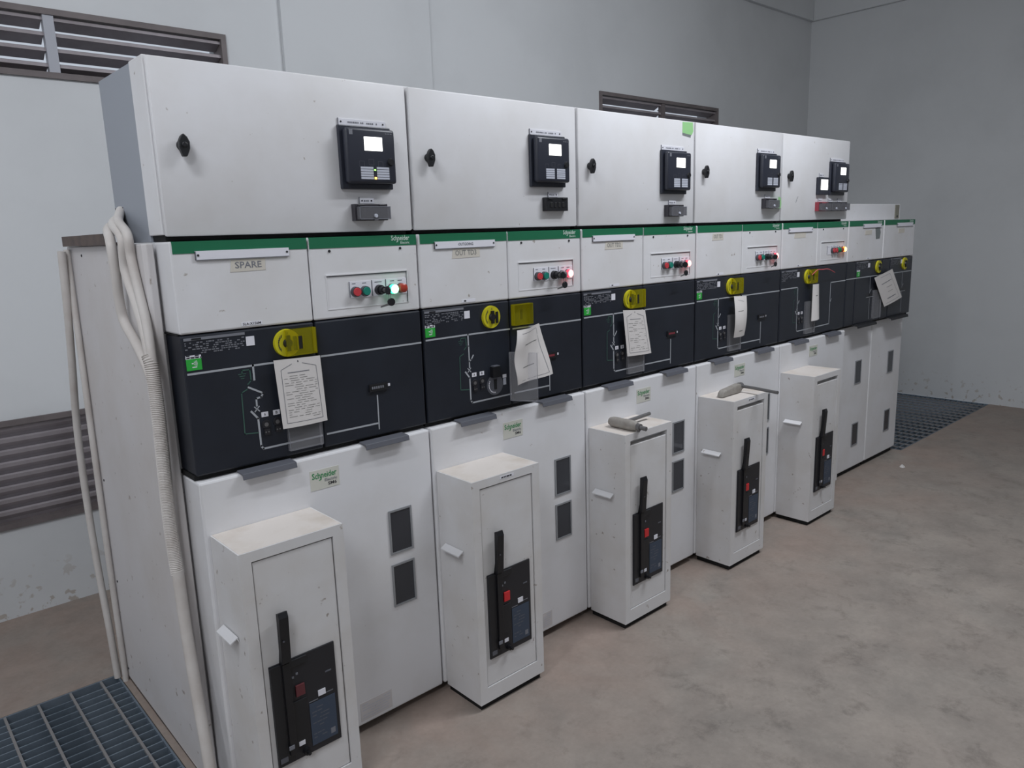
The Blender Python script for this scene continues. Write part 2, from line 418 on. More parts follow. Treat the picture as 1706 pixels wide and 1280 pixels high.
def knob_mesh(lever_z=0):
    k = MB(); k.cyl((0, 0, 0), (0, -1, 0), .039, .038, .009, 'knob_yellow', 28)
    k.cyl((0, -.009, 0), (0, -1, 0), .014, .011, .008, 'black_plastic', 18)
    k.box(-.005, .005, -.0175, -.009, -.022, .022, 'black_plastic')
    k.box(.017, .026, -.013, -.0092, -.022, .017, 'black_plastic')
    for a in range(9):
        g = math.radians(130+a*11); k.box(.027*math.cos(g)-.001, .027*math.cos(g)+.001, -.0095, -.009, .027*math.sin(g)-.004, .027*math.sin(g)+.004, 'print_dark')
    k.text('O', -.003, .024, .006, .008, -.0095, 'print_dark')
    return k.mesh('rotary_knob', smooth=True)
def ycover_mesh(w=.092, h=.074, d=.018):
    c = MB(); t = .002
    c.box(0, w, -d, -d+t, 0, h, 'yellow_plastic'); c.box(0, w, -d+t, 0, h-t, h, 'yellow_plastic'); c.box(0, w, -d+t, 0, 0, t, 'yellow_plastic')
    c.box(0, t, -d+t, 0, t, h-t, 'yellow_plastic'); c.box(w-t, w, -d+t, 0, t, h-t, 'yellow_plastic')
    c.box(w-.012, w-.004, -d-.003, -d, .006, h-.006, 'yellow_plastic')
    c.box(.036, .048, -d-.0006, -d+.0002, .018, .054, 'dark_gap')
    for x in (.033, .048): c.box(x, x+.003, -d-.0016, -d, .015, .057, 'yellow_plastic')
    return c.mesh('knob_guard')
def flap_mesh(w=.105, h=.175, d=.012, latch=True):
    c = MB(); t = .002
    c.box(0, w, -d, -d+t, 0, h, 'clear_plastic'); c.box(0, w, -d+t, 0, 0, t, 'clear_plastic'); c.box(0, w, -d+t, 0, h-t, h, 'clear_plastic')
    c.box(0, t, -d+t, 0, t, h-t, 'clear_plastic')
    if latch: c.box(w-.012, w-.006, -d-.004, -d, .0, h, 'clear_plastic')
    for q in ((0, w, 0, .0015), (0, .0015, 0, h), (w-.0015, w, 0, h)): c.rect(q[0], q[1], q[2], q[3], -d-.0003, 'print_grey')
    return c.mesh('clear_flap')
def button(col):
    m = MB(); m.cyl((0,0,0), (0,-1,0), .0155, .0145, .012, 'button_rim', 22); m.cyl((0,-.012,0), (0,-1,0), .0125, .0115, .005, col, 22)
    return m.mesh('push_button', smooth=True)
def pilot(col, core=None):
    m = MB(); m.cyl((0,0,0), (0,-1,0), .0155, .015, .007, 'button_rim', 22); m.cyl((0,-.007,0), (0,-1,0), .0145, .0135, .013, col, 22, cap=core is None)
    if core: m.cyl((0,-.020,0), (0,-1,0), .0135, .009, .004, core, 22)
    else: m.cyl((0,-.020,0), (0,-1,0), .0135, .008, .004, col, 22)
    return m.mesh('pilot_lamp', smooth=True)
def keyswitch():
    m = MB(); m.cyl((0,0,0), (0,-1,0), .0155, .0145, .014, 'black_plastic', 22); m.cyl((0,-.014,0), (0,-1,0), .0115, .0105, .016, 'black_plastic', 20)
    m.cyl((0,-.030,0), (0,-1,0), .006, .006, .001, 'steel_grey', 14)
    return m.mesh('key_switch', smooth=True)
def key_thing(x, label):
    e = empty('key', (x, YC-.031, 1.416), label, 'key', 'keys in the control switches')
    k = MB(); k.box(-.0012, .0012, -.012, 0, -.003, .003, 'steel_grey'); k.cyl((-.002,-.021,0), (1,0,0), .0125, .0125, .004, 'black_plastic', 16)
    ob('key_head', k.mesh('key_head', smooth=True), e)
    r = MB(); r.tube([(.004+.001*math.sin(t*.9), -.022+.005*math.cos(t*.9), -.016+.011*math.sin(t*.9)) for t in range(8)], .0009, 'steel_grey', 6); ob('key_ring', r.mesh('key_ring', smooth=True), e)
    s = MB(); s.prism([(.012+.013*math.cos(math.radians(a)), -.018, -.036+.012*math.sin(math.radians(a))) for a in range(20, 380, 36)], (0,.004,0), 'black_plastic')
    s.prism([(.004,-.017,-.038),(-.026,-.017,-.046),(-.026,-.017,-.050),(.006,-.017,-.045)], (0,.002,0), 'steel_grey')
    ob('spare_key', s, e)
def mimic_left(kind):
    m = MB(); y = YC-.0008; W = .0055
    if kind == 'end':
        m.lines([(.004,1.245),(.482,1.245)], W, y, 'mimic_white'); m.lines([(.33,1.245),(.332,1.16)], .004, y, 'mimic_white')
        m.lines([(.332,1.15),(.352,1.165)], .004, y, 'mimic_white'); m.lines([(.332,1.15),(.336,.985)], .004, y, 'mimic_white')
        m.rect(.285,.40,1.112,1.142, y, 'black_plastic'); m.rect(.285,.39,1.118,1.121, y-.0003, 'mimic_white')
        return m.mesh('mimic_lines')
    m.lines([(.014,1.241),(.186,1.241),(.186,1.202)], W, y, 'mimic_white')
    if kind != 'tie': m.lines([(.186,1.241),(.374,1.240)], W, y, 'mimic_white')
    if kind == 'open': m.lines([(.168,1.183),(.207,1.161),(.200,1.151),(.186,1.149),(.186,1.129)], .005, y, 'mimic_white')
    else: m.lines([(.187,1.202),(.187,1.129)], .005, y, 'mimic_white'); m.lines([(.187,1.150),(.196,1.155),(.205,1.168)], .005, y, 'mimic_white')
    for a, c in (((.179,1.113),(.192,1.126)), ((.179,1.126),(.192,1.113))): m.lines([a, c], .003, y, 'mimic_white')
    m.lines([(.169,1.115),(.186,1.093),(.187,1.014),(.193,1.005),(.374,1.006)], W, y, 'mimic_white')
    m.lines([(.154,1.222),(.154,1.232),(.176,1.231),(.177,1.201),(.167,1.192)], .003, y, 'mimic_green')
    m.lines([(.163,1.178),(.147,1.171),(.145,1.057),(.183,1.053)], .003, y, 'mimic_green')
    for k, hw in enumerate((.010,.007,.004)): m.lines([(.154-hw,1.222-k*.006),(.154+hw,1.222-k*.006)], .002, y, 'mimic_green')
    for x, t in ((.196,'A'),(.230,'B')):
        m.rect(x, x+.020, 1.094, 1.108, y, 'label_white'); m.text(t, x+.007, 1.097, .006, .008, y-.0004, 'print_dark')
    return m.mesh('mimic_lines')
def mimic_right(kind):
    m = MB(); y = YC-.0008; W = .0055
    if kind == 'tie':
        m.lines([(.385,1.007),(.562,1.009),(.562,1.242),(.742,1.242)], W, y, 'mimic_white'); m.lines([(.562,1.13),(.578,1.15)], .004, y, 'mimic_white')
        return m.mesh('mimic_lines')
    m.lines([(.391,1.239),(.742,1.237)], W, y, 'mimic_white'); m.lines([(.391,1.007),(.566,1.006)], W, y, 'mimic_white')
    m.lines([(.569,1.093),(.568,.988)], W*.8, y, 'mimic_white')
    return m.mesh('mimic_lines')
def counter(k):
    m = MB(); m.box(.54, .606, YC-.006, YC, 1.108, 1.131, 'black_plastic'); m.box(.545, .595, YC-.0065, YC-.006, 1.112, 1.127, 'dark_gap')
    for i in range(6): m.rect(.548+i*.0075, .553+i*.0075, 1.116, 1.124, YC-.0068, 'test_red' if k in (1, 2) else 'print_grey')
    m.box(.608, .616, YC-.003, YC, 1.117, 1.125, 'label_white')
    return m.mesh('counter')
def rating(seed, wide=.16):
    m = MB(); y = YC-.0012
    m.box(.012, .012+wide, y, YC+.001, 1.327, 1.334, 'print_grey'); m.rect(.031, .056, 1.3278, 1.3325, y-.0003, 'black_plastic')
    for r in range(6): dashes(m, .013, .010+wide, 1.3195-r*.0055, .003, y, 'print_grey', seed*31+r, .62, .003, .009)
    for r in range(2): dashes(m, .013, .052, 1.3195-(6+r)*.0055, .003, y, 'print_grey', seed*37+r, .7)
    m.box(.012+wide+.002, .012+wide+.025, y-.0004, YC+.001, 1.296, 1.321, 'label_white')
    return m.mesh('rating_plate')
def gsticker():
    m = MB(); y = YC-.0012; m.box(0, .039, y, YC+.001, 0, .030, 'sticker_green'); m.box(0, .039, y, YC+.001, .030, .039, 'label_white')
    m.lines([(.015,.018),(.017,.018)], .003, y-.0003, 'label_white')
    for k in range(3): m.lines([(.020+k*.003,.014-k*.0015),(.0215+k*.003,.018),(.020+k*.003,.022+k*.0015)], .0013, y-.0003, 'label_white')
    m.rect(.014, .026, .007, .0095, y-.0003, 'label_white'); m.rect(.004, .034, .0345, .0355, y-.0003, 'print_grey')
    return m.mesh('green_sticker')
def socket():
    m = MB(); x, z = 0, 0
    m.cyl((x, YC+.001, z), (0,-1,0), .013, .012, .004, 'plate_black', 18); m.cyl((x, YC-.003, z), (0,-1,0), .006, .006, .0006, 'steel_grey', 14)
    m.box(x-.008, x+.008, YC-.005, YC, z-.029, z-.012, 'plate_black')
    for d in (-.004, .004): m.cyl((x+d, YC-.005, z-.021), (0,-1,0), .0022, .0022, .0005, 'steel_grey', 8)
    return m.mesh('operating_socket', smooth=True)
def band(x0, x1, z0, z1, with_logo):
    m = MB(); m.box(x0, x1, YC-.0012, YC+.004, z0, z1, 'band_green')
    if with_logo: logo(m, x1-.092, z0+.015, .066, YC-.0018, 'band_text', 'band_text')
    return m.mesh('green_band')
def inset_panel():
    m = MB(); y = YC-.0006; x0, x1, z0, z1 = .428, .703, 1.372, 1.467
    m.box(x0-.003, x1+.003, y-.003, YC+.001, z1, z1+.003, 'white_paint'); m.box(x1, x1+.003, y-.003, YC+.001, z0, z1, 'white_paint')
    m.box(x0-.003, x0, y-.0006, YC+.001, z0, z1, 'white_paint'); m.box(x0-.003, x1+.003, y-.0006, YC+.001, z0-.003, z0, 'white_paint')
    m.rect(x0, x1, z1-.0035, z1, y, 'print_grey'); m.rect(x1-.0025, x1, z0, z1, y, 'print_grey')
    return m.mesh('inset_panel')
LEG = [(.500, .573, ((.508,.520), (.542,.556))), (.577, .622, ((.585,.610),)), (.626, .700, ((.640,.655), (.668,.684)))]
def legend_plate(x0, x1, words):
    m = MB(); y = YC-.0018
    m.box(x0, x1, y, YC+.001, 1.398, 1.446, 'label_white'); m.box(x0-.0015, x0, y-.0006, YC+.001, 1.400, 1.446, 'print_grey')
    for a, c in words: m.rect(a, c, 1.4385, 1.4410, y-.0003, 'print_grey')
    return m.mesh('legend_plate')
def screw(): 
    m = MB(); m.cyl((0,0,0), (0,-1,0), .0042, .0036, .0025, 'screw_dark', 12); return m.mesh('screw')
def name_plate(word):
    m = MB(); m.box(.064, .318, YC-.0042, YC-.001, 1.530, 1.552, 'label_white'); m.box(.064, .3175, YC-.0045, YC-.001, 1.5285, 1.530, 'print_grey')
    m.box(.064, .066, YC-.0048, YC-.001, 1.529, 1.551, 'print_grey')
    for x in (.071, .312): m.cyl((x, YC-.0042, 1.541), (0,-1,0), .003, .003, .001, 'screw_dark', 10)
    if word: m.text(word, .160, 1.537, .062, .009, YC-.0048, 'print_grey')
    return m.mesh('name_plate')
def hand_label(word, x0, x1, z0, z1):
    m = MB(); y = YC-.0009
    m.prism([(x0-.004,y,z0-.001),(x1,y,z0+.0005),(x1+.001,y,z1),(x0+.001,y,z1-.001)], (0,.0008,0), 'tape_beige')
    if word: m.text(word, x0+.010, z0+.008, (x1-x0)*.78, (z1-z0)*.55, y-.0004, 'ink_pale' if word != 'SPARE' else 'print_grey')
    return m.mesh('handwritten_label')
def id_label(word, x=.166):
    m = MB(); m.box(x, x+.058, YC-.0008, YC+.001, 1.350, 1.360, 'label_white')
    if word: m.text(word, x+.004, 1.3518, .050, .0068, YC-.0012, 'print_dark')
    else: dashes(m, x+.010, x+.048, 1.3525, .005, YC-.0012, 'print_dark', 5, .9)
    return m.mesh('id_label')
def dial():
    m = MB(); m.cyl((.298, YC+.001, 1.052), (0,-1,0), .037, .037, .002, 'tab_grey', 28); m.box(.293, .304, YC-.004, YC, 1.035, 1.070, 'black_plastic')
    m.box(.278, .312, YC-.016, YC, 1.080, 1.118, 'black_plastic'); m.box(.282, .310, YC-.017, YC, 1.118, 1.121, 'tab_grey')
    for a in range(10):
        g = math.radians(150+a*13); m.box(.298+.028*math.cos(g)-.0015, .298+.028*math.cos(g)+.0015, YC-.002, YC, 1.052+.028*math.sin(g)-.0025, 1.052+.028*math.sin(g)+.0025, 'label_white')
    m.box(.335, .352, YC-.001, YC, 1.070, 1.082, 'label_white'); m.box(.337, .350, YC-.001, YC, 1.045, 1.068, 'card_white')
    return m.mesh('selector_dial')

CABS = [
 dict(label='nearest white switchgear cabinet, marked SPARE, with lit green lamp', word='SPARE', np=None, lamp='green', kind='open', tape=(.155,.248,1.495,1.526), green=True, id='SLA-X156M'),
 dict(label='white switchgear cabinet marked OUT TD3 with its yellow guard swung open', word='OUT TD3', np='OUTGOING', lamp='red', kind='closed', tape=(.138,.252,1.497,1.528), green=True, id=None),
 dict(label='middle white switchgear cabinet, marked OUT TD2, under the relay box with a green note', word='OUT TD2', np='', lamp='red', kind='closed', tape=(.141,.245,1.497,1.526), green=True, id=None),
 dict(label='white switchgear cabinet without a name plate, fourth from the near end', word='OUT TD1', np=False, lamp='red', kind='closed', tape=(.129,.216,1.510,1.541), green=True, id=None),
 dict(label='white switchgear cabinet with the lit amber lamp and red wire', word='', np='', lamp='amber', kind='tie', tape=(.131,.248,1.499,1.529), green=False, id=None)]
for k, c in enumerate(CABS):
    e = empty('switchgear_cabinet', (k*U, 0, 0), c['label'], 'cabinet', 'wide switchgear cabinets in the row')
    ob('body', cached('carc', lambda: carcass(U, .13)), e)
    # lower door
    d = ob('lower_door', cached('door', lambda: MB().box(.0035, U-.0035, 0, .128, .032, ZD, 'white_paint').mesh('lower_door', .006)), e)
    for z0, h in ((.576, .136), (.396, .133)): ob('inspection_window', cached(('iw', h), lambda: inspection_window(h)), d, loc=(.6135, 0, z0))
    def lg():
        m = MB(); m.box(.316, .410, -.0010, .001, .850, .910, 'sticker_cream'); logo(m, .322, .884, .080, -.0016, 'logo_green', 'print_grey')
        m.text('SM6', .372, .858, .028, .010, -.0016, 'print_dark'); return m.mesh('logo_sticker')
    ob('logo_sticker', cached('lg', lg), d)
    if k < 2:
        def wl():
            m = MB(); m.box(.42, .538, -.0008, .001, .046, .110, 'panel_paint')
            for r in range(6): dashes(m, .426, .532, .054+r*.009, .0025, -.0012, 'card_white', r, .9, .01, .03)
            return m.mesh('warning_label')
        ob('warning_label', cached('wl', wl), d)
    # white control covers
    a = ob('control_cover', cached('ccl', lambda: cover(.005, .376, ZW+.001, ZT-.001, 'white_paint')), e)
    ob('green_band', cached('gbl', lambda: band(.010, .374, 1.5465, 1.577, False)), a)
    if c['np'] is not False: ob('name_plate', cached(('np', c['np']), lambda: name_plate(c['np'])), a)
    ob('handwritten_label', hand_label(c['word'], *c['tape']), a)
    ob('id_label', cached(('id', c['id']), lambda: id_label(c['id'])), a)
    r = ob('control_cover', cached('ccr', lambda: cover(.380, .747, ZW+.001, ZT-.001, 'white_paint')), e)
    ob('green_band', cached('gbr', lambda: band(.382, .746, 1.5455, 1.577, True)), r)
    ob('inset_panel', cached('ins', inset_panel), r)
    for i, q in enumerate(LEG): ob('legend_plate', cached(('leg', i), lambda: legend_plate(*q)), r)
    for x in (.443, .685): ob('screw', cached('screw', screw), r, loc=(x, YC, 1.537))
    y = YC-.0016
    if c['lamp'] != 'amber':
        ob('push_button', cached('br', lambda: button('button_red')), r, 'red push button', loc=(.517, y, 1.416))
        ob('push_button', cached('bg', lambda: button('button_green')), r, 'green push button', loc=(.549, y, 1.416))
        ob('key_switch', cached('ks', keyswitch), r, loc=(.599, y, 1.416))
        if c['lamp'] == 'green':
            ob('pilot_lamp', pilot('lit_green', 'lit_green_core'), r, 'lit green lamp', loc=(.644, y, 1.4155)); ob('pilot_lamp', pilot('lamp_red_off'), r, 'unlit red lamp', loc=(.677, y, 1.4165))
        else:
            ob('pilot_lamp', cached('pgo', lambda: pilot('lamp_clear_off')), r, 'unlit lamp', loc=(.640, y, 1.4155)); ob('pilot_lamp', cached('plr', lambda: pilot('lit_red', 'lit_red_core')), r, 'lit red lamp', loc=(.671, y, 1.4175))
    else:
        ob('push_button', cached('br', lambda: button('button_red')), r, 'red push button', loc=(.555, y, 1.420)); ob('push_button', cached('br', None), r, 'red push button', loc=(.586, y, 1.420))
        ob('pilot_lamp', pilot('lamp_green_off'), r, 'green lamp', loc=(.618, y, 1.421)); ob('pilot_lamp', pilot('lamp_red_off'), r, 'unlit lamp', loc=(.645, y, 1.421))
        ob('pilot_lamp', pilot('lit_amber', 'lit_amber_core'), r, 'lit amber lamp', loc=(.678, y, 1.422))
    # black mimic covers
    bl = ob('mimic_cover', cached('mcl', lambda: cover(.006, .3755, ZB, ZW-.002, 'black_cover')), e)
    ob('rating_plate', rating(k+1), bl)
    if c['green']: ob('green_sticker', cached('gs', gsticker), bl, 'green and white sticker', loc=(.012, 0, 1.250))
    ob('mimic_lines', cached(('ml', c['kind']), lambda: mimic_left(c['kind'])), bl)
    for xz in ((.207, 1.072), (.240, 1.074)): ob('operating_socket', cached('sock', socket), bl, loc=(xz[0], 0, xz[1]))
    ob('rotary_knob', cached('knob', knob_mesh), bl, 'yellow rotary switch', loc=(.288, YC, 1.291))
    if k != 1:
        ob('knob_guard', cached('yc', ycover_mesh), bl, 'transparent yellow guard', loc=(.280, YC, 1.254))
        ob('clear_flap', cached('flap', flap_mesh), bl, 'clear plastic flap', loc=(.266, YC, .983))
    else:
        g = ob('knob_guard', cached('yc', ycover_mesh), bl, 'open transparent yellow guard', loc=(.470, YC-.018, 1.251)); g.rotation_euler = (0, 0, math.pi); g.location = (.474, YC-.02, 1.251)
        f = ob('clear_flap', flap_mesh(latch=False), bl, 'open clear plastic flap', loc=(.372, YC-.002, .984)); f.rotation_euler = (0, 0, math.radians(-62))
        ob('selector_dial', dial(), bl)
    br = ob('mimic_cover', cached('mcr', lambda: cover(.3805, .747, ZB, ZW-.002, 'black_cover')), e)
    ob('mimic_lines', cached(('mr', c['kind'] == 'tie'), lambda: mimic_right('tie' if c['kind'] == 'tie' else 'n')), br)
    if k < 4: ob('counter', counter(k), br)
    for x in (.114, .497): ob('latch_tab', cached('tab', lambda: tab('tab_grey')), e, loc=(x, 0, .948))
    if k == 0:
        p = MB(); p.prism([(-.030,.118,.012),(-.022,.106,.012),(-.004,.106,.012),(-.004,.9,.012),(-.030,.9,.012)], (0,0,1.562), 'panel_paint')
        p.box(-.030, -.004, .11, .9, 0, .012, 'rust_steel')
        ep = ob('end_panel', p.mesh('end_panel', .003), e, 'large plain white end panel')
        for yy, zz in ((.72,1.545),(.845,.78),(.86,.40),(.88,.05),(.16,.37)): s = ob('screw', cached('screw', None), ep, loc=(-.030, yy, zz)); s.rotation_euler = (0, 0, -math.pi/2)
        ob('top_angle', MB().box(-.045, -.002, .30, .88, 1.5745, 1.581, 'rust_steel').box(-.045, -.040, .30, .88, 1.581, 1.606, 'rust_steel'), e, 'rusty steel angle')
WE = .4865
for k in range(2):
    e = empty('switchgear_cabinet', (5*U+k*WE, 0, 0), ['narrow white switchgear cabinet with a tilted paper hanging, second from the far end', 'narrow white switchgear cabinet at the far end of the row'][k], 'cabinet', 'narrow switchgear cabinets at the far end')
    ob('body', cached('carce', lambda: carcass(WE, .14)), e)
    d = ob('lower_door', cached('doore', lambda: MB().box(.0035, WE-.0035, .05, .138, .032, ZD+.012, 'white_paint').mesh('lower_door', .006)), e)
    for z0, h in ((.584, .136), (.182, .136)): ob('inspection_window', cached(('iw', h), lambda: inspection_window(h)), d, loc=(.315, .05, z0))
    a = ob('control_cover', cached('cce', lambda: cover(.006, WE-.003, ZW+.001, ZT-.001, 'white_paint')), e)
    ob('green_band', cached('gbe', lambda: band(.012, WE-.008, 1.5465, 1.577, True)), a)
    n = ob('name_plate', cached(('np', ''), None), a, loc=(.125, 0, .006))
    ob('handwritten_label', hand_label('', .225, .315, 1.495, 1.522), a)
    ob('id_label', cached(('id', None), None), a, loc=(.1, 0, 0))
    if k == 0: ob('tape_strip', MB().prism([(.362,YC-.001,1.533),(.425,YC-.001,1.536),(.440,YC-.001,1.505),(.430,YC-.001,1.468),(.376,YC-.001,1.466)][::-1], (0,.001,0), 'note_grey'), a, 'grey tape scrap')
    s = ob('side_strip', cached('ste', lambda: cover(.006, .120, ZB, ZW-.002, 'black_cover')), e)
    bl = ob('mimic_cover', cached('mce', lambda: cover(.125, WE-.003, ZB, ZW-.002, 'black_cover')), e)
    ob('rating_plate', rating(20+k), bl, loc=(.118, 0, .004))
    if k == 0: ob('green_sticker', cached('gs', None), bl, 'green and white sticker', loc=(.142, 0, 1.252))
    ob('mimic_lines', cached('mle', lambda: mimic_left('end')), bl)
    ob('rotary_knob', cached('knob', None), bl, 'yellow rotary switch', loc=((.432, .345)[k], YC, 1.297))
    if k == 0: ob('clear_flap', cached('flap', None), bl, 'clear plastic flap', loc=(.375, YC, .983))
    t = ob('latch_tab', cached('tabb', lambda: tab('tab_black')), e, loc=(.115, .0, .958)); t.scale = (1.7, 1, 1)
keys = ['key hanging below the lit green lamp', 'key in the control switch of the cabinet marked OUT TD3', 'key in the switch of the middle cabinet', 'key in the control switch of the fourth cabinet from the near end']
for k in range(4): key_thing(k*U+.599, keys[k])

# ================================================================ relay boxes on top
ZR0, ZR1, YR = 1.590, 2.020, .026
def relay_case():
    m = MB(); m.box(-.087, .087, -.012, 0, -.089, .089, 'relay_plastic')
    return m.mesh('protection_relay', .003)
def relay_face():
    m = MB(); m.box(-.078, .086, -.036, -.012, -.074, .080, 'relay_plastic')
    return m.mesh('front_cover', .008, smooth=True, seg=3)
def relay_screen():
    return MB().box(-.030, .030, -.0375, -.036, .022, .060, 'screen_lit').mesh('screen', .0004)
def relay_card():
    m = MB(); 
    for i in range(5): m.box(-.021, .021, -.037, -.0358, i*.0072, i*.0072+.0058, 'card_white')
    return m.mesh('label_card')
def relay_print(k):
    m = MB(); y = -.0366; m.rect(-.068, -.056, .060, .074, y, 'print_grey')
    dashes(m, .052, .075, .066, .0025, y, 'print_grey', 3, .9)
    for x, z in ((-.032,-.020),(.0,-.014),(.031,-.020)): m.lines([(x-.008,z-.008),(x+.008,z-.008),(x+.008,z+.008),(x-.008,z+.008),(x-.008,z-.008)], .0008, y, 'tab_grey')
    return m.mesh('keypad')
def relay_latch():
    m = MB(); m.cyl((.066, -.036, -.012), (0,-1,0), .011, .009, .006, 'black_plastic', 16); return m.mesh('reset_knob', smooth=True)
def strip(wd, seed):
    m = MB(); m.box(-wd/2, wd/2, -.003, 0, 0, .016, 'label_white'); m.box(-wd/2, -wd/2+.0014, -.0034, 0, -.001, .018, 'print_grey')
    for x in (-wd/2+.009, wd/2-.009): m.cyl((x, -.003, .008), (0,-1,0), .0026, .0026, .001, 'screw_dark', 10)
    if wd > .1:
        for a, c in ((-.048,-.012), (-.006,.008), (.014,.040), (.046,.054)): dashes(m, a, c, .0055, .0045, -.0036, 'print_grey', seed, 1, .003, .006)
    elif wd > .03: dashes(m, -.010, .010, .005, .005, -.0036, 'print_grey', seed, 1, .003, .005)
    return m.mesh('label_strip')
def test_block(body, lid=True):
    m = MB(); m.box(-.056, .056, -.020, 0, 0, .048, body)
    m.box(-.046, -.024, -.024, -.020, .040, .046, 'black_plastic'); m.box(.026, .046, -.024, -.020, .040, .046, 'black_plastic')
    for i in range(4): m.box(-.036+i*.020, -.024+i*.020, -.022, -.020, .012, .030, 'dark_gap')
    return m.mesh('test_block', .0025)
def test_lid():
    m = MB(); t = .0015; x0, x1, z0, z1, y0 = -.050, .056, .003, .040, -.036
    m.box(x0, x1, y0, y0+t, z0, z1, 'smoke_plastic'); m.box(x0, x1, y0+t, -.020, z1-t, z1, 'smoke_plastic'); m.box(x0, x1, y0+t, -.020, z0, z0+t, 'smoke_plastic')
    m.box(x0, x0+t, y0+t, -.020, z0+t, z1-t, 'smoke_plastic'); m.box(x1-t, x1, y0+t, -.020, z0+t, z1-t, 'smoke_plastic')
    for q in ((x0, x1, z1-.002, z1), (x0, x1, z0, z0+.002), (x0, x0+.002, z0, z1), (x1-.002, x1, z0, z1)): m.rect(q[0], q[1], q[2], q[3], y0-.0004, 'print_grey')
    m.cyl((.004, y0, .013), (0,-1,0), .006, .005, .004, 'card_white', 12); m.box(-.002, .010, y0-.002, y0, .000, .010, 'smoke_plastic')
    return m.mesh('clear_lid')
def wing_handle():
    m = MB(); m.cyl((0,0,0), (0,-1,0), .0135, .0125, .010, 'black_plastic', 18)
    pts = [(0,0,.027),(.008,0,.020),(.0135,0,.008),(.013,0,-.008),(.009,0,-.018),(.004,0,-.028),(-.006,0,-.028),(-.009,0,-.018),(-.013,0,-.006),(-.012,0,.010),(-.007,0,.020)]
    m.prism([(p[0], -.010, p[2]) for p in pts][::-1], (0,-.014,0), 'black_plastic')
    m.cyl((0,-.024,0), (0,-1,0), .008, .006, .004, 'black_plastic', 14)
    return m.mesh('door_handle', .002)
RB = ['nearest white relay box, its side and cable hole in view', 'white relay box above the cabinet marked OUT TD3', 'white relay box with a green note at its top corner',
      'white relay box with a green note stuck at its lower right', 'last white relay box with two lit screens and a red test block']
RZ = [1.800, 1.818, 1.801, 1.822, 1.809]; TU = [.588, .620, .588, .618, None]; TZ = [1.621, 1.645, 1.619, 1.650, 1.635]
